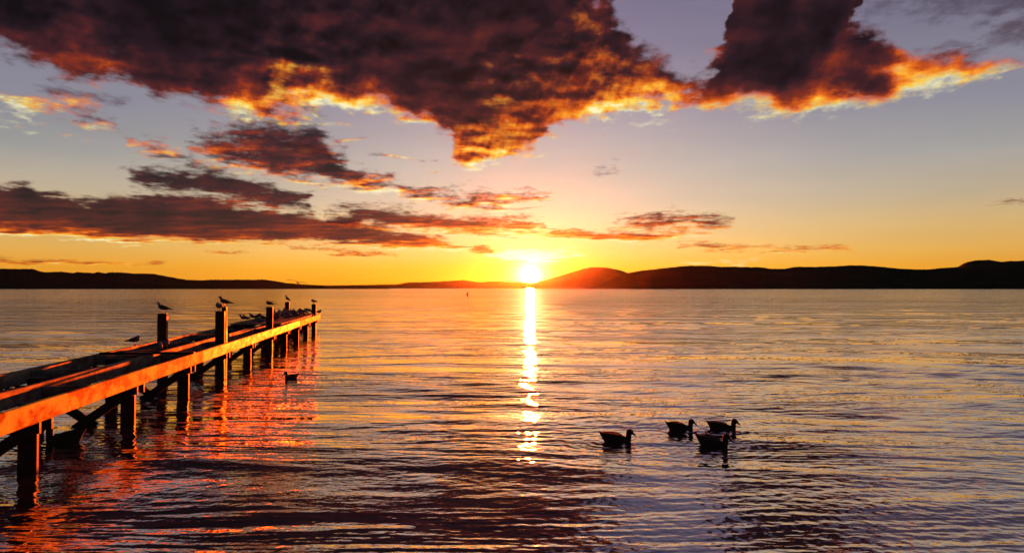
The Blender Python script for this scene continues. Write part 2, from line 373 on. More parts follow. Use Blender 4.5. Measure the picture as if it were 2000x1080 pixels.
DUCKS = []      # filled below: (x, y, heading) of the birds that swim close by
duck_px = [(1201, 862, 1.0, 0.0), (1326, 839, .93, 4.0), (1408, 839, .98, -2.0), (1389, 869, 1.0, -32.0), (570, 740, .85, 238.0), (128, 864, 1.2, 178.0)]
for px, py, s_, rz in duck_px:
    p = on_plane(px, py, 0); DUCKS.append((p.x, p.y, math.radians(rz), s_))

def build_water():
    NX, NY = 1050, 1350
    inv = np.linspace(1 / 4.2, 1 / 1500.0, NY); d = 1 / inv
    dd = np.abs(np.gradient(d))
    an = np.linspace(-1, 1, NX); ta = np.tan(np.radians(43 * an)); wide = np.abs(an) > .9; ta[wide] *= 1 + ((np.abs(an[wide]) - .9) / .1) ** 2 * 2.2
    Y = np.repeat(d[:, None], NX, 1).astype(np.float32); X = (d[:, None] * ta[None, :]).astype(np.float32)
    Z = np.zeros_like(X); SP = np.repeat(dd[:, None], NX, 1)
    # wave components: long gentle undulations, then ripples, mostly running toward the viewer
    comps = []
    for lam_lo, lam_hi, n, slope, spread, mean in ((3.0, 9.0, 10, .008, 16, -97), (1.6, 4.2, 9, .019, 7, -138), (1.0, 3.0, 18, .016, 20, -99), (.35, 1.0, 28, .021, 30, -94), (.13, .35, 36, .028, 40, -90), (.06, .13, 30, .024, 50, -88)):
        for i in range(n):
            lam = lam_lo * (lam_hi / lam_lo) ** rng.random(); th = math.radians(mean + rng.normal() * spread)
            comps.append((lam, th, slope * math.sqrt(2 / n) * (0.6 + .8 * rng.random()), rng.random() * 6.283))
    # slowly varying gustiness so that the ripples come in patches
    def smooth_field(seed, sc):
        r = np.random.default_rng(seed); f = np.zeros_like(X)
        for i in range(7):
            a = r.normal() * .5; k = sc * (0.6 + r.random() * 1.6)
            f += np.sin(k * (X * math.sin(a) * .6 + Y * math.cos(a)) + r.random() * 6.28)
        return f / 2.2
    G1 = np.clip(1 + .38 * smooth_field(3, .55), .25, 1.9); G2 = np.clip(1 + .45 * smooth_field(5, 1.1), .2, 2.0)
    lee = np.clip(.29 + (X + 3.5) / 6 * .71, .29, 1.0); lee = 1 - (1 - lee) * np.clip((24 - Y) / 10, .35, 1); lee *= 1 - .45 * np.clip((Y - 12) / 25, 0, 1); G1 *= lee; G2 *= np.clip(lee + .15, 0, 1)      # calmer in the lee of the pier
    for lam, th, sl_, ph in comps:
        k = 2 * math.pi / lam; amp = sl_ / k
        att = np.clip((lam / max(abs(math.sin(th)), .25)) / SP / 2.0 - .8, 0, 1)
        rows = att[:, 0] > 0; nr = int(rows.sum())
        if not nr: continue
        g = G1[:nr] if lam > .35 else G2[:nr]
        arg = k * (X[:nr] * math.cos(th) + Y[:nr] * math.sin(th)) + ph
        if lam < 1.0: arg += .5 * np.sin(k * .23 * (X[:nr] * math.sin(th + .4) - Y[:nr] * math.cos(th + .4)) + ph * 3)
        w_ = np.sin(arg)
        if lam < 1.0: w_ = w_ + .18 * np.cos(2 * arg)
        Z[:nr] += (amp * att[:nr] * g * w_).astype(np.float32)
    # rings spreading from the birds
    for bx, by, hd, s_ in DUCKS:
        r = np.hypot(X - bx, Y - by); msk = r < 2.6
        rr = r[msk]; Z[msk] += .0030 * np.sin(2 * math.pi * rr / .15 + bx) * np.exp(-rr / .95) * np.clip(rr / .2, 0, 1)
        ax, ay = math.cos(hd), math.sin(hd)
        s = (X - bx) * ax + (Y - by) * ay; n = np.abs(-(X - bx) * ay + (Y - by) * ax)
        wk = np.exp(-((n - (.06 - s * .36)) / .06) ** 2) * np.exp(s / 1.3) * (s < .1)
        Z += (.006 * wk * (r < 4)).astype(np.float32)
    # rings round the pier posts
    for (qx, qy) in POSTXY:
        r = np.hypot(X - qx, Y - qy); msk = r < 1.6; rr = r[msk]
        Z[msk] += .0012 * np.sin(2 * math.pi * rr / .12 + qx * 5) * np.exp(-rr / .4)
    edge = np.clip((d - 4.2) / .6, 0, 1)[:, None]
    Z *= edge
    Z[-1] = -.12
    co = np.stack([X, Y, Z], -1).reshape(-1, 3).astype(np.float32)
    idx = np.arange(NX * NY).reshape(NY, NX)
    q = np.stack([idx[:-1, :-1], idx[:-1, 1:], idx[1:, 1:], idx[1:, :-1]], -1).reshape(-1, 4)
    # the rest of the lake, beside and behind
    a = d[0]; t0 = float(ta[-1]); R = 6200.0
    extra = np.array([(-R * 1.6, -R, -.12), (R * 1.6, -R, -.12), (R * 1.6, R, -.12), (-R * 1.6, R, -.12)], np.float32)
    n0 = len(co)
    e = np.array([[n0, n0 + 1, n0 + 2, n0 + 3]])
    co = np.vstack([co, extra]); q = np.vstack([q, e])
    me = bpy.data.meshes.new('water'); me.vertices.add(len(co)); me.vertices.foreach_set('co', co.ravel())
    me.loops.add(q.size); me.loops.foreach_set('vertex_index', q.ravel().astype(np.int32))
    me.polygons.add(len(q)); me.polygons.foreach_set('loop_start', np.arange(0, q.size, 4, dtype=np.int32))
    me.polygons.foreach_set('use_smooth', np.ones(len(q), bool))
    me.update(calc_edges=True); me.materials.append(water_mat())
    o = bpy.data.objects.new('water', me); COL.objects.link(o); tag(o, kind='structure')
    bed = mesh_obj('lake_bed', [(-10000, -6500, -2.5), (10000, -6500, -2.5), (10000, 6500, -2.5), (-10000, 6500, -2.5)], [(0, 1, 2, 3)],
                   plain('lake mud', (.05, .04, .03)))
    tag(bed, kind='structure')

# ------------------------------------------------------------------ pier layout (local X along the pier, Y to the left, Z up)
PA = math.atan2(1.0, -210 / F) # heading of the pier
PU = Vector((math.cos(PA), math.sin(PA), 0)); PN = Vector((-PU.y, PU.x, 0))
PO = Vector((-4.5, 0, 0))
def pier(s, wv, z=0.0): return PO + PU * s + PN * wv + Vector((0, 0, z))
BENTS = [(y / PU.y) for y in (9.28, 12.62, 15.75, 18.9, 22.15, 25.75, 28.9, 32.1, 35.2, 38.3)]
BENTS = [5.9 / PU.y, 2.8 / PU.y] + BENTS
POSTXY = [tuple(pier(s, wv)[:2]) for s in BENTS for wv in (.19, 1.45)]

# ------------------------------------------------------------------ hills round the lake
def hills():
    m = plain('wooded hillside', (.022, .030, .016), .9, .5, .02, .0)
    left = [(-4200, 560), (-3600, 545), (-3000, 520), (-2300, 528), (-1700, 500), (-1300, 512), (-900, 500), (-600, 490), (-300, 505), (-120, 520), (0, 524.8), (63, 525.5), (75, 529), (87, 531.5), (122, 530.7), (143, 533), (150, 531.5), (182, 533.5), (191, 531.5), (206, 533.5), (217, 531.5),
            (240, 532.3), (262, 534), (304, 535.3), (322, 539), (343, 543), (364, 546), (392, 547.5), (413, 546.5), (455, 546.5), (514, 546), (539, 549), (560, 553), (595, 555.6), (640, 557.6), (700, 559.5), (760, 562)]
    mid = [(560, 560), (630, 557.6), (700, 556.6), (775, 555.4), (799, 551.5), (844, 550.6), (877, 549), (907, 547), (934, 551), (958, 549), (985, 550), (1012, 550.5), (1030, 553), (1054, 553), (1100, 556), (1160, 560)]
    peak = [(1015, 562), (1030, 558), (1054, 549.4), (1090, 539.5), (1126, 529), (1140, 525), (1156, 522), (1183, 522.4), (1204, 526.6), (1216, 529), (1228, 534), (1255, 545), (1290, 553), (1340, 558), (1400, 562)]
    right = [(1170, 556), (1200, 542), (1222, 534), (1249, 529), (1300, 523.5), (1348, 518.8), (1380, 519), (1408, 521), (1480, 522), (1508, 525), (1532, 525), (1552, 521.6), (1608, 521), (1660, 518.4), (1684, 518.4),
             (1720, 521), (1752, 524), (1784, 526.4), (1816, 526), (1848, 523), (1872, 521), (1884, 513.6), (1904, 508.4), (1932, 507.6), (1944, 509.6), (1956, 511.6), (1984, 509.6), (2000, 509), (2200, 500), (2600, 480), (3000, 500), (3500, 515), (4200, 500), (4900, 530), (5600, 558)]
    for pts, dist, depth, seed in ((left, 2400, 500, 1), (mid, 4600, 600, 2), (peak, 3600, 900, 3), (right, 2500, 650, 4)):
        a = np.array(pts, float); nx = int((a[-1, 0] - a[0, 0]) / 1.4)
        px = np.linspace(a[0, 0], a[-1, 0], nx); py = np.interp(px, a[:, 0], a[:, 1])
        r = np.random.default_rng(seed)
        bumps = np.zeros(nx)
        for k_, am in ((.08, .5), (.22, .4), (.55, .35), (1.3, .35)):
            ph = r.random(3) * 6.28
            bumps += am * np.sin(k_ * px + ph[0]) * np.sin(k_ * .37 * px + ph[1])
        bumps += r.normal(size=nx) * .22
        py = py - bumps * (.2 if seed == 3 else .55) * np.clip((563 - py) / 12, .15, 1)
        NR = 26; vs = []
        for j in range(NR + 1):
            f = j / NR                      # 0 = shore, .5 = crest, 1 = far foot
            prof = math.sin(min(f * 2, 1) * math.pi / 2) ** .8 if f <= .5 else math.cos((f - .5) * math.pi) ** .8
            dj = dist + depth * (f - .5) * 2
            for i in range(nx):
                hh = max(0.0, (HOR - py[i]) / F * dist + CAM_H)
                x = (px[i] - 1000) / F * dist
                k_ = dj / dist
                wob = 1 - (.0 if j == NR // 2 else .09 * (1 + math.sin(x * .013 + j * 1.7)) + .04 * (1 + math.sin(x * .05 + j * 2.3)))
                z = -1.5 + (hh + 1.5) * prof * wob
                vs.append((x * k_, dj, z))
        fs = [(j * nx + i, j * nx + i + 1, (j + 1) * nx + i + 1, (j + 1) * nx + i) for j in range(NR) for i in range(nx - 1)]
        o = mesh_obj('hills', vs, fs, m, smooth=True); tag(o, kind='structure')
hills()
build_water()

# ------------------------------------------------------------------ timber boards
def board(name, p0, p1, wd, th, material, parent, up=Vector((0, 0, 1)), bev=.006, wob=.0, seg=1):
    """a sawn board from p0 to p1 (world), wd along 'up', th across; origin at p0, local X along the grain"""
    x = (p1 - p0); L = x.length; x.normalize(); y = up.cross(x).normalized(); z = x.cross(y).normalized()
    bm = bmesh.new(); rings = []
    n = max(1, seg)
    for i in range(n + 1):
        u = L * i / n; oz = rnd.uniform(-wob, wob); oy = rnd.uniform(-wob, wob)
        h, t = wd / 2, th / 2
        b = bev * rnd.uniform(.7, 1.6)
        ring = [(-t + b, -h), (t - b, -h), (t, -h + b), (t, h - b), (t - b, h), (-t + b, h), (-t, h - b), (-t, -h + b)]
        rings.append([bm.verts.new((u, a + oy, c + oz)) for a, c in ring])
    for r0, r1 in zip(rings, rings[1:]):
        for k in range(8): bm.faces.new((r0[k], r0[(k + 1) % 8], r1[(k + 1) % 8], r1[k]))
    bm.faces.new(rings[0][::-1]); bm.faces.new(rings[-1])
    bmesh.ops.recalc_face_normals(bm, faces=bm.faces)
    o = bm_obj(name, bm, material, parent)
    Mx = Matrix((x, y, z)).transposed().to_4x4(); Mx.translation = p0
    o.matrix_world = Mx if parent is None else Mx
    return o

pier_root = empty('pier')
tag(pier_root, 'unfinished timber pier on dark square posts with a sunlit orange side beam', 'pier')
H_TOP, H_BOT = .90, .645
S0, S1 = 1.0, BENTS[-1] + 1.25
def stringer(wv, th, top, h, material, s0=S0, s1=S1, parts=(0.37,)):
    cuts = [s0] + [s0 + (s1 - s0) * f for f in parts] + [s1]
    for a, b in zip(cuts, cuts[1:]):
        z = top - h / 2 + rnd.uniform(-.003, .003)
        board('side_beam', pier(a + .002, wv, z), pier(b - .002, wv, z), h, th, M_BEAM2 if (material is M_BEAM and a > 15 and a < 30) else material, pier_root, wob=.003, seg=int((b - a) / .8))
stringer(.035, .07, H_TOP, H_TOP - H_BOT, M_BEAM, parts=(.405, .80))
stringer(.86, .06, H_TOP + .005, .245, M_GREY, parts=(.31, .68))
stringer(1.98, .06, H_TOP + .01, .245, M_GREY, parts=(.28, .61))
tall = {5: 1.71, 7: 1.64, 11: 1.47}
tall_back = {5: 1.67, 11: 1.585}
tops = {}
for i, s in enumerate(BENTS):
    zt = tall.get(i, H_TOP - .04 + rnd.uniform(-.02, .01))
    for wv, zt_, wd in ((.19, zt, .225), (1.45, tall_back.get(i, H_TOP - .05), .22)):
        lean = rnd.uniform(-.012, .012)
        s = BENTS[i] - (.0 if wv < 1 else .42)
        th = .09 if wv < 1 else .14
        if wv < 1 and zt_ > 1: th = .13
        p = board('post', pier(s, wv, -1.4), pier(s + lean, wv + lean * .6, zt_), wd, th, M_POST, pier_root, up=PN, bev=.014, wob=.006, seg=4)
        tops[(i, wv)] = pier(s + lean, wv, zt_)
    s = BENTS[i]
    for ds in (-.10, .22):
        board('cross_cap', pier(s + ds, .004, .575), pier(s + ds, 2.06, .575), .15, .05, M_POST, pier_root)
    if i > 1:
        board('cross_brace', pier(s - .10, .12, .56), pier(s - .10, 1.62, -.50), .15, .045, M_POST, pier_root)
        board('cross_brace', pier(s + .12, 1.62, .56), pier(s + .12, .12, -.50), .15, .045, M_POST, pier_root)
# second, taller post bolted to the tall one
board('post', pier(BENTS[5] + .02, .385 - .31, .2), pier(BENTS[5] + .02, .385 - .31, 1.80), .10, .16, M_POST, pier_root, up=PN, bev=.01) if False else None
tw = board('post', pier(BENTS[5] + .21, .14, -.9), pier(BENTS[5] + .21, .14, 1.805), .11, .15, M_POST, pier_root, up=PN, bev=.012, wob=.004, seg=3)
tops['twin'] = pier(BENTS[5] + .21, .14, 1.805)
# spacer blocks between the inner beams
for k, s in enumerate([4.2, 7.35, 9.6, 10.6, 13.3, 16.0, 17.3, 19.8, 23.0, 26.2]):
    board('spacer_block', pier(s, .895, .78), pier(s, 1.945, .78), .20, .09, M_GREY, pier_root)
    if k % 2: board('spacer_block', pier(s + .6, .075, .76), pier(s + .6, .825, .76), .18, .07, M_GREY, pier_root)
# bolts on the posts
for i in (3, 4, 5, 6):
    c = pier(BENTS[i] - .085, .08, .50)
    board('bolt', c, c - PU * .03, .04, .03, M_BEAM, pier_root, bev=.008)
# remaining decking at the outer end
dm = bmesh.new()
s = 28.3
while s < S1 + .05:
    wdk = rnd.uniform(.14, .17)
    if rnd.random() > .06:
        a, b = .16 + rnd.uniform(-.02, .03), 2.03 + rnd.uniform(-.05, .06); z0 = H_TOP + .016; z1 = z0 + .038 + rnd.uniform(-.004, .006)
        vs = [dm.verts.new((ss, ww, zz)) for zz in (z0, z1) for ss, ww in ((s, a), (s + wdk, a), (s + wdk, b), (s, b))]
        for f in ((3, 2, 1, 0), (4, 5, 6, 7), (0, 1, 5, 4), (1, 2, 6, 5), (2, 3, 7, 6), (3, 0, 4, 7)): dm.faces.new([vs[k] for k in f])
    s += wdk + .012
dk = bm_obj('decking', dm, M_GREY, pier_root)
Mx = Matrix((PU, PN, Vector((0, 0, 1)))).transposed().to_4x4(); Mx.translation = PO; dk.matrix_world = Mx
DECK_Z = H_TOP + .056
# loose board lying across the beams
lp0 = on_plane(196, 689.5, H_TOP + .035); lp1 = on_plane(380, 688.5, H_TOP + .03)
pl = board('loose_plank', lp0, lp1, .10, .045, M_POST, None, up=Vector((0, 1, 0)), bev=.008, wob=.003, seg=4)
pl.matrix_world.translation.z = H_TOP + .03
tag(pl, 'dark loose plank lying crosswise over the pier beams near its landward end', 'plank')

# ------------------------------------------------------------------ birds
M_DUCK = plain('brown duck plumage', (.030, .024, .018), .75, .45, 60, .15)
M_DBILL = plain('duck bill horn', (.04, .03, .015), .5)
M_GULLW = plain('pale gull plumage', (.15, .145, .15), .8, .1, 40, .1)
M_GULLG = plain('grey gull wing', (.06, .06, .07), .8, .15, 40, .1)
M_GBILL = plain('gull bill and legs', (.16, .035, .02), .5)
M_EYE = plain('bird eye', (.01, .01, .01), .2, .0)
def loft_into(bm, sec, n=14, cap=True):
    """sec: (centre xyz, half width, half height, tangent xyz or None); elliptical rings joined in order"""
    cs = [Vector(c[0]) for c in sec]; rings = []
    for i, c in enumerate(sec):
        if len(c) > 3 and c[3] is not None: t = Vector(c[3])
        else: t = (cs[min(i + 1, len(cs) - 1)] - cs[max(i - 1, 0)])
        t.normalize(); side = Vector((0, 1, 0)) if abs(t.y) < .8 else Vector((1, 0, 0))
        side = (side - t * side.dot(t)).normalized(); up = t.cross(side)
        rings.append([bm.verts.new(cs[i] + side * (math.cos(a) * c[1]) + up * (math.sin(a) * c[2])) for a in [2 * math.pi * k / n for k in range(n)]])
    for r0, r1 in zip(rings, rings[1:]):
        for k in range(n): bm.faces.new((r0[k], r0[(k + 1) % n], r1[(k + 1) % n], r1[k]))
    bm.faces.new(rings[0][::-1]); bm.faces.new(rings[-1])
def fused(name, lofts, voxel, material, parent):
    """several overlapping lofts fused into one continuous skin"""
    bm = bmesh.new()
    for l in lofts: loft_into(bm, l)
    bmesh.ops.recalc_face_normals(bm, faces=bm.faces)
    o = bm_obj(name, bm, material, None)
    r = o.modifiers.new('r', 'REMESH'); r.mode = 'VOXEL'; r.voxel_size = voxel; r.use_smooth_shade = True
    s_ = o.modifiers.new('s', 'SMOOTH'); s_.factor = .5; s_.iterations = 2
    bpy.context.view_layer.update()
    me = bpy.data.meshes.new_from_object(o.evaluated_get(bpy.context.evaluated_depsgraph_get()))
    me.name = name; old = o.data; o.modifiers.clear(); o.data = me; bpy.data.meshes.remove(old)
    me.polygons.foreach_set('use_smooth', [True] * len(me.polygons))
    if not me.materials: me.materials.append(material)
    o.parent = parent
    return o
def lofted(name, secs, material, parent, n=10):
    bm = bmesh.new()
    for sec in (secs if isinstance(secs[0], list) else [secs]): loft_into(bm, sec, n)
    bmesh.ops.recalc_face_normals(bm, faces=bm.faces)
    return bm_obj(name, bm, material, parent, smooth=True)
V = (1, 0, 0)
def make_duck(name='duck', head=0.0, up=-.006):
    r = empty(name)
    body = [((-.250, 0, .182), .012, .004, (1, 0, -.7)), ((-.226, 0, .163), .026, .010, (1, 0, -.7)), ((-.200, 0, .138), .036, .026, (1, 0, -.5)), ((-.172, 0, .100), .056, .056, V), ((-.13, 0, .072), .078, .086, V),
            ((-.06, 0, .048), .098, .112, V), ((.01, 0, .046), .104, .113, V), ((.075, 0, .042), .095, .100, V), ((.125, 0, .036), .080, .080, V), ((.17, 0, .036), .060, .062, V),
            ((.21, 0, .040), .042, .050, V), ((.237, 0, .040), .020, .026, V)]
    ch, sh = math.cos(head), math.sin(head)
    def hp(x, z): return (.2 + (x - .2) * ch, (x - .2) * sh, z + up * min(1, max(0, (z - .05) / .1)))
    neck = [(hp(.190, .02), .046, .050, (0, 0, 1)), (hp(.200, .07), .042, .047, (0, 0, 1)), (hp(.205, .105), .040, .042, (0, 0, 1)), (hp(.206, .135), .040, .041, (.1, 0, 1)), (hp(.209, .160), .037, .038, (.3, 0, 1)),
            (hp(.222, .180), .034, .032, (1, 0, .8))]
    headl = [(hp(.172, .172), .016, .020, (ch, sh, 0)), (hp(.186, .176), .035, .038, (ch, sh, 0)), (hp(.213, .180), .042, .045, (ch, sh, 0)), (hp(.242, .175), .038, .042, (ch, sh, -.2)), (hp(.264, .161), .026, .030, (ch, sh, -.5)), (hp(.271, .152), .015, .018, (ch, sh, -.6))]
    fused('body', [body, neck, headl], .0055, M_DUCK, r)
    lofted('bill', [(hp(.260, .164), .019, .020, (ch, sh, -.7)), (hp(.282, .146), .019, .016, (ch, sh, -.9)), (hp(.302, .127), .020, .012, (ch, sh, -1)), (hp(.318, .112), .017, .009, (ch, sh, -1)), (hp(.318, .102), .006, .003, (ch, sh, -1))], M_DBILL, r)
    for sy in (1, -1):
        lofted('wing', [((.115, sy * .055, .095), .012, .030, V), ((.07, sy * .078, .098), .022, .050, V), ((.0, sy * .086, .105), .024, .056, V), ((-.07, sy * .075, .120), .022, .050, V),
                        ((-.12, sy * .055, .140), .016, .034, V), ((-.155, sy * .038, .152), .010, .018, V), ((-.19, sy * .022, .162), .004, .005, V)], M_DUCK, r)
        e = hp(.238, .186); lofted('eye', [((e[0] - .004, e[1] + sy * .036, e[2]), .003, .003, V), ((e[0], e[1] + sy * .038, e[2]), .005, .005, V), ((e[0] + .004, e[1] + sy * .036, e[2]), .003, .003, V)], M_EYE, r, 8)
    lofted('tail', [((-.17, 0, .15), .045, .012, (-1, 0, .35)), ((-.205, 0, .163), .036, .008, (-1, 0, .4)), ((-.244, 0, .186), .020, .004, (-1, 0, .6)), ((-.258, 0, .196), .006, .002, (-1, 0, .5))], M_DUCK, r)
    return r
def copy_tree(o, parent=None):
    c = o.copy(); COL.objects.link(c); c.parent = parent
    for ch in list(o.children): copy_tree(ch, c)
    return c
duck0 = make_duck()
duck_labels = ['brown duck swimming to the right, leftmost of the four ducks out on the open water',
               'duck in the middle of the four, level with the right rear one',
               'duck at the right rear of the foursome, swimming right just behind the nearest duck',
               'duck nearest the viewer in the foursome, its long neck reflected in the water',
               'dark duck swimming alone beside the pier, tail cocked up and head turned left',
               'duck with an arched neck half hidden under the near end of the pier']
for i, (x, y, hd, s_) in enumerate(DUCKS):
    d = duck0 if i == 0 else (make_duck('duck', math.radians(-35 if i == 4 else -8), .06 if i == 4 else .04) if i >= 4 else copy_tree(duck0))
    d.location = (x, y, -.028); d.rotation_euler = (0, 0, hd); d.scale = (s_,) * 3
    tag(d, duck_labels[i], 'duck', 'ducks swimming near the pier and the shore')
# tiny waterfowl far out
far_px = [(1240, 569.3), (1276, 569.3), (1309, 569.3), (1317, 569.4), (1397, 569.4), (1444, 569.4), (1457, 566.4), (1462, 566.6), (1494, 566.2), (1655, 565.9), (1702, 565.9), (1706, 565.9), (1752, 566.4), (1758, 566.6), (1908, 565.9), (1926, 565.6), (1941, 565.5), (1946, 565.6)]
for px, py in far_px:
    d = copy_tree(duck0); p = on_plane(px, py, 0); d.location = (p.x, p.y, 0); d.rotation_euler = (0, 0, rnd.choice([0, math.pi]) + rnd.uniform(-.3, .3))
    sc = rnd.uniform(1.5, 1.9); d.scale = (sc,) * 3
    tag(d, 'tiny dark waterfowl floating far out below the right-hand hills', 'water bird', 'distant waterfowl near the far shore')

def make_gull(pose):
    r = empty('gull')
    if pose == 'upright':
        body = [((-.11, 0, .088), .018, .010, V), ((-.07, 0, .098), .032, .028, V), ((-.02, 0, .112), .044, .044, V), ((.03, 0, .126), .047, .050, V), ((.065, 0, .136), .038, .042, V), ((.088, 0, .142), .02, .024, V)]
        neck = [((.055, 0, .135), .036, .036, (.3, 0, 1)), ((.067, 0, .17), .026, .028, (.2, 0, 1)), ((.075, 0, .196), .023, .024, (.3, 0, 1))]
        hd = (.085, .206)
    elif pose == 'hunched':
        body = [((-.11, 0, .092), .018, .010, V), ((-.07, 0, .102), .036, .030, V), ((-.02, 0, .115), .050, .048, V), ((.03, 0, .125), .054, .056, V), ((.07, 0, .130), .044, .046, V), ((.095, 0, .132), .022, .026, V)]
        neck = [((.045, 0, .14), .04, .04, (.3, 0, 1)), ((.055, 0, .165), .032, .030, (.2, 0, 1))]
        hd = (.066, .176)
    elif pose == 'alert':
        body = [((-.10, 0, .062), .016, .010, (1, 0, .6)), ((-.065, 0, .084), .030, .026, (1, 0, .6)), ((-.02, 0, .112), .042, .042, (1, 0, .6)), ((.02, 0, .138), .043, .046, (1, 0, .6)), ((.045, 0, .158), .034, .036, (1, 0, .7)), ((.055, 0, .172), .02, .022, (1, 0, 1))]
        neck = [((.035, 0, .16), .030, .030, (.2, 0, 1)), ((.042, 0, .20), .020, .021, (.1, 0, 1)), ((.045, 0, .228), .019, .020, (.2, 0, 1))]
        hd = (.052, .240)
    elif pose == 'preening':
        body = [((-.11, 0, .108), .018, .010, V), ((-.07, 0, .116), .034, .028, V), ((-.02, 0, .124), .048, .046, V), ((.03, 0, .130), .052, .050, V), ((.07, 0, .128), .042, .042, V), ((.095, 0, .122), .022, .026, V)]
        neck = [((.075, 0, .128), .030, .030, (1, 0, -.3)), ((.105, 0, .110), .024, .024, (1, 0, -1)), ((.118, 0, .088), .021, .021, (.3, 0, -1))]
        hd = (.118, .076)
    else:   # sitting
        body = [((-.12, 0, .045), .018, .010, V), ((-.08, 0, .048), .040, .030, V), ((-.03, 0, .055), .056, .052, V), ((.02, 0, .058), .060, .058, V), ((.065, 0, .058), .048, .046, V), ((.09, 0, .056), .024, .026, V)]
        neck = [((.035, 0, .075), .04, .04, (.3, 0, 1)), ((.045, 0, .10), .030, .030, (.2, 0, 1))]
        hd = (.052, .112)
    hx, hz = hd
    down = pose == 'preening'
    head = [((hx - .024, 0, hz), .012, .012, V), ((hx - .012, 0, hz), .022, .023, V), ((hx + .004, 0, hz), .024, .025, V), ((hx + .020, 0, hz - .003), .017, .018, V), ((hx + .030, 0, hz - .006), .009, .009, V)]
    fused('body', [body, neck, head], .006, M_GULLW, r)
    if down: lofted('bill', [((hx - .004, 0, hz - .018), .007, .008, (-.5, 0, -1)), ((hx - .018, 0, hz - .040), .005, .006, (-.5, 0, -1)), ((hx - .028, 0, hz - .056), .002, .002, (-.5, 0, -1))], M_GBILL, r)
    elif pose in ('sitting',): lofted('bill', [((hx - .01, .018, hz - .004), .006, .006, (-1, .4, -.1)), ((hx - .035, .028, hz - .012), .004, .004, (-1, .2, -.2)), ((hx - .05, .030, hz - .018), .002, .002, (-1, .2, -.2))], M_GBILL, r)
    else: lofted('bill', [((hx + .024, 0, hz - .004), .007, .008, V), ((hx + .042, 0, hz - .008), .005, .006, (1, 0, -.2)), ((hx + .058, 0, hz - .015), .002, .0025, (1, 0, -.5))], M_GBILL, r)
    wings = {'upright': [(.06, .142), (.01, .135), (-.06, .112), (-.12, .092), (-.195, .078)], 'hunched': [(.065, .140), (.01, .132), (-.06, .116), (-.12, .100), (-.20, .088)],
             'alert': [(.035, .165), (.0, .138), (-.05, .105), (-.10, .070), (-.155, .034)], 'preening': [(.065, .142), (.01, .140), (-.06, .128), (-.12, .115), (-.20, .100)], 'sitting': [(.055, .072), (.01, .070), (-.06, .062), (-.12, .054), (-.20, .048)]}[pose]
    wr_ = [(.012, .018), (.016, .034), (.014, .032), (.010, .016), (.003, .003)]; wy = [.036, .044, .034, .020, .008]
    for sy in (1, -1):
        lofted('wing', [((wings[k][0], sy * wy[k], wings[k][1]), wr_[k][0], wr_[k][1], V) for k in range(5)], M_GULLG, r)
    tz = wings[3][1] - .006; lofted('tail', [((wings[3][0] + .03, 0, tz + .004), .022, .008, V), ((wings[3][0] - .02, 0, tz - .008), .026, .005, V), ((wings[3][0] - .055, 0, tz - .016), .022, .003, V)], M_GULLW, r)
    if pose != 'sitting':
        lx = .0; zt = .085 if pose != 'alert' else .10
        for sy in (1, -1):
            lofted('leg', [[((lx, sy * .018, zt), .006, .006, (0, 0, 1)), ((lx + .004, sy * .018, zt * .5), .0042, .0042, (0, 0, 1)), ((lx, sy * .018, .002), .0042, .0042, (0, 0, 1))],
                           [((lx - .012, sy * .018, .003), .004, .003, V), ((lx + .012, sy * .018, .003), .012, .0028, V), ((lx + .032, sy * .018, .002), .016, .002, V)]], M_GBILL, r, 8)
    return r
PROTO = {}
GRP = 'gulls perched on the pier'
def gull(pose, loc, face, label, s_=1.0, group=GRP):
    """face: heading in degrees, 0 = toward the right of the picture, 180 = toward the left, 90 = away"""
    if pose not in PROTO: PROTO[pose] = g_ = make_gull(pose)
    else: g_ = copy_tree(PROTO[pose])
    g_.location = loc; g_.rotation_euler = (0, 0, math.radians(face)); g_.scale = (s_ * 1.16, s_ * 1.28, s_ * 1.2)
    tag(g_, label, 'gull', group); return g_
Zp = Vector((0, 0, 0))
gull('upright', tops[(5, 1.45)] + Vector((0, 0, .001)), 205, 'dark gull standing on the lone square post left of the twin post, facing left', 1.05)
gull('hunched', tops[(5, .19)] + PN * .035 + Vector((0, 0, .001)), 262, 'rounded gull facing us on the lower of the two joined posts', .95)
gull('upright', tops['twin'] + Vector((0, 0, .001)), 196, 'gull facing left with its tail pointing right on the taller of the two joined posts', 1.05)
gull('alert', tops[(11, 1.45)] + Vector((0, 0, .001)), 165, 'upright gull with stretched neck on the tall thin post amid the flock', 1.15)
gull('hunched', tops[(11, .19)] + Vector((0, 0, .001)), 170, 'hunched gull on the outermost post at the end of the pier', 1.1)
def on_pier(px, wv, z):
    k = 4.5 + wv / math.cos(PA - math.pi / 2) ; 
    # depth where a line parallel to the pier at offset wv crosses the picture column px
    Y = F * k / ((1000 - 210) - px); s = Y / PU.y
    q = pier(s, wv, z); return q
g = gull('hunched', on_pier(272, 1.98, H_TOP + .012), 12, 'gull with its head drawn in, standing on one beam above the loose plank', 1.05)
gull('sitting', on_pier(312, 1.2, H_TOP - .02), 20, 'larger of two sleeping gulls huddled at the foot of the left square post', 1.15)
gull('sitting', on_pier(327, 1.4, H_TOP - .02), 14, 'smaller of two sleeping gulls huddled at the foot of the left square post', 1.05)
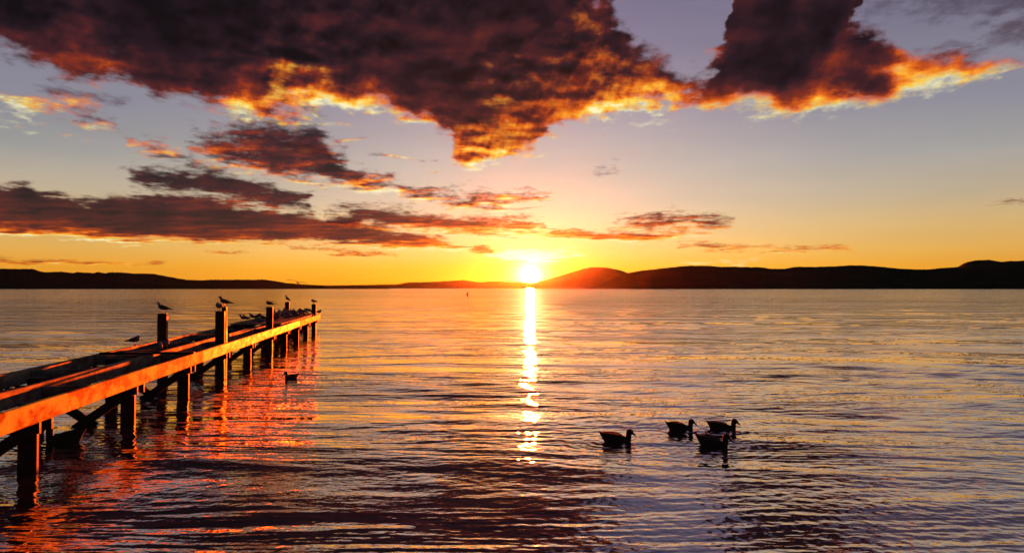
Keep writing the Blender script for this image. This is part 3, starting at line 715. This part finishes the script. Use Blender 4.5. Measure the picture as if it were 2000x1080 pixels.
# gull stretching a wing on the tall post
gs = make_gull('hunched'); gs.location = tops[(7, .19)] + Vector((0, 0, .001)); gs.rotation_euler = (0, 0, math.radians(190)); gs.scale = (1.1,) * 3
tag(gs, 'gull on the thick post before the flock, one wing stretched down to the right', 'gull', GRP)
lofted('stretched_wing', [((.0, .03, .165), .030, .012, (-1, .1, .1)), ((-.08, .05, .182), .036, .010, (-1, .1, 0)), ((-.15, .06, .166), .036, .008, (-1, .1, -.4)), ((-.22, .065, .122), .028, .006, (-1, .1, -.7)), ((-.275, .07, .062), .016, .004, (-1, .1, -1)), ((-.30, .07, .03), .004, .002, (-1, .1, -1))], M_GULLG, gs)
# the flock on the decking
def crowd_label(px):
    if px < 524: return 'dark gull in the flock, left of the thick post where the decking starts'
    if px < 549: return 'dark gull packed in the flock just right of the thick post'
    if px < 570: return 'dark gull packed in the flock around the foot of the tall thin post'
    if px < 592: return 'dark gull in the middle of the gap between the two outer tall posts'
    return 'dark gull huddled on the deck close to the outermost post'
flock = [('preening', 508, 1.75, 15, 'bowing gull at the left of the flock, bill down and tail raised to the left'),
         ('upright', 478, 1.99, 195, 'leftmost gull of the flock, facing left on the outer edge of the deck'),
         ('upright', 484, 1.85, 200, 'second gull from the left of the flock, half behind the leftmost one'),
         ('upright', 496, 1.88, 192, 'third gull from the left of the flock, facing left with tail to the right'),
         ('hunched', 590, .95, 180, 'largest hunched gull standing between the last two tall posts'),
         ('preening', 600, .9, 150, 'small hunched gull with lowered head left of the outermost post'),
         ('hunched', 623.5, .03, 0, 'gull balanced on the very tip of the sunlit beam, right of the outermost post'),
         ('upright', 566, 1.35, 188, 'gull standing tall just right of the thin tall post with its tail spread right'),
         ('alert', 546, 1.7, 100, 'slender upright gull seen from behind, left of the thin tall post')]
for pose, px, wv, fc, lb in flock:
    z = DECK_Z if px < 620 else H_TOP + .002
    q = on_pier(px, wv, z); gull(pose, q, fc, lb, rnd.uniform(1.0, 1.12))
crowd = [(537, 1.6), (541, 1.25), (534, 1.15), (551, 1.45), (556, 1.2), (546, 1.1), (552, .9), (561, 1.0), (567, .85), (571, 1.15), (559, .7), (573, .65), (580, .9), (566, .55), (586, .62), (578, .5), (598, .5), (594, .7), (604, .6), (607, .4), (611, .55), (505, 1.5), (513, 1.5), (516, 1.25), (583, 1.0), (543, .8), (539, 1.75), (549, 1.85), (563, 1.6), (569, 1.5), (576, 1.25), (532, .9), (538, .8), (544, .6), (588, .8), (592, .35), (582, .35), (556, 1.75), (509, 1.1), (500, 1.7), (560, 1.3), (575, 1.0)]
for px, wv in crowd:
    q = on_pier(px, wv, DECK_Z)
    gull(rnd.choice(['upright', 'hunched', 'upright', 'sitting', 'alert']), q, rnd.choice([190, 200, 170, 20, 350, 80, 260]) + rnd.uniform(-20, 20), (crowd_label(px)), rnd.uniform(.95, 1.1), GRP)
# the gull on the wing
fg = empty('gull'); Yf = 42.0
fg.location = at_depth(582, 552.5, Yf); fg.rotation_euler = (0, 0, math.radians(80))
bodyf = [((-.20, 0, .0), .012, .004, V), ((-.12, 0, .0), .030, .014, V), ((-.04, 0, .0), .046, .038, V), ((.04, 0, .0), .046, .042, V), ((.11, 0, .005), .034, .032, V), ((.15, 0, .01), .028, .028, V), ((.18, 0, .01), .018, .018, V)]
fused('body', [bodyf], .008, M_GULLW, fg)
lofted('bill', [((.175, 0, .008), .008, .009, V), ((.20, 0, .004), .005, .006, V), ((.225, 0, -.002), .002, .002, V)], M_GBILL, fg)
for sy, e1, e2 in ((1, (.30, .14), (.66, .16)), (-1, (.30, .03), (.62, -.10))):
    pts = [((.03, 0, .02), .03), ((.05, sy * e1[0] * .5, .06 + (e1[1] - .05) * .6), .075), ((.06, sy * e1[0], e1[1]), .07), ((.03, sy * (e1[0] + e2[0]) / 2, (e1[1] + e2[1]) / 2 + .02), .055), ((-.02, sy * e2[0] * .93, e2[1] + .01), .03), ((-.06, sy * e2[0], e2[1]), .006)]
    lofted('wing', [(p, c, .009, (0, sy, 0)) for p, c in pts], M_GULLG, fg)
tag(fg, 'gull in flight with wings spread, low over the far shore beyond the pier', 'gull')

# ------------------------------------------------------------------ buoy
bp = on_plane(913, 576.3, 0)
by = empty('buoy', (bp.x, bp.y, 0)); by.scale = (1.25, 1.25, 1.25); tag(by, 'small red cone-shaped buoy floating far out, left of the sun', 'buoy')
def lathe(name, prof, material, parent, n=20):
    bm = bmesh.new(); rings = [[bm.verts.new((r_ * math.cos(2 * math.pi * k / n), r_ * math.sin(2 * math.pi * k / n), z_)) for k in range(n)] for r_, z_ in prof]
    for a, b in zip(rings, rings[1:]):
        for k in range(n): bm.faces.new((a[k], a[(k + 1) % n], b[(k + 1) % n], b[k]))
    bm.faces.new(rings[0][::-1]); bm.faces.new(rings[-1]); bmesh.ops.recalc_face_normals(bm, faces=bm.faces)
    return bm_obj(name, bm, material, parent, smooth=True)
M_RED = plain('red buoy paint', (.20, .012, .01), .6, .2, 5, .1)
lathe('float', [(.15, -.25), (.27, -.12), (.31, .05), (.29, .2), (.22, .32)], M_RED, by)
lathe('cone', [(.22, .323), (.17, .45), (.09, .72), (.05, .9), (.03, 1.0)], M_RED, by)

# ------------------------------------------------------------------ haze
ztop = max(v.co.z for o in C.objects if o.name.startswith('hills') for v in o.data.vertices) + 12
hm = bpy.data.materials.new('evening haze'); hm.use_nodes = True; hm.node_tree.nodes.clear(); ht = NT(hm.node_tree)
pv = ht.new('ShaderNodeVolumePrincipled'); pv.inputs['Color'].default_value = (.92, .90, .88, 1)
pv.inputs['Density'].default_value = 2.1e-6; pv.inputs['Anisotropy'].default_value = .94  # thin volume added to imitate lens glare over the hills near the sun
ht.l.new(pv.outputs[0], ht.new('ShaderNodeOutputMaterial').inputs['Volume'])
a, z0, z1 = 10500, -3.5, ztop
hz = mesh_obj('glare_haze', [(x, y, z) for z in (z0, z1) for x, y in ((-a, -a), (a, -a), (a, a), (-a, a))],
              [(3, 2, 1, 0), (4, 5, 6, 7), (0, 1, 5, 4), (1, 2, 6, 5), (2, 3, 7, 6), (3, 0, 4, 7)], hm)
tag(hz, kind='stuff')
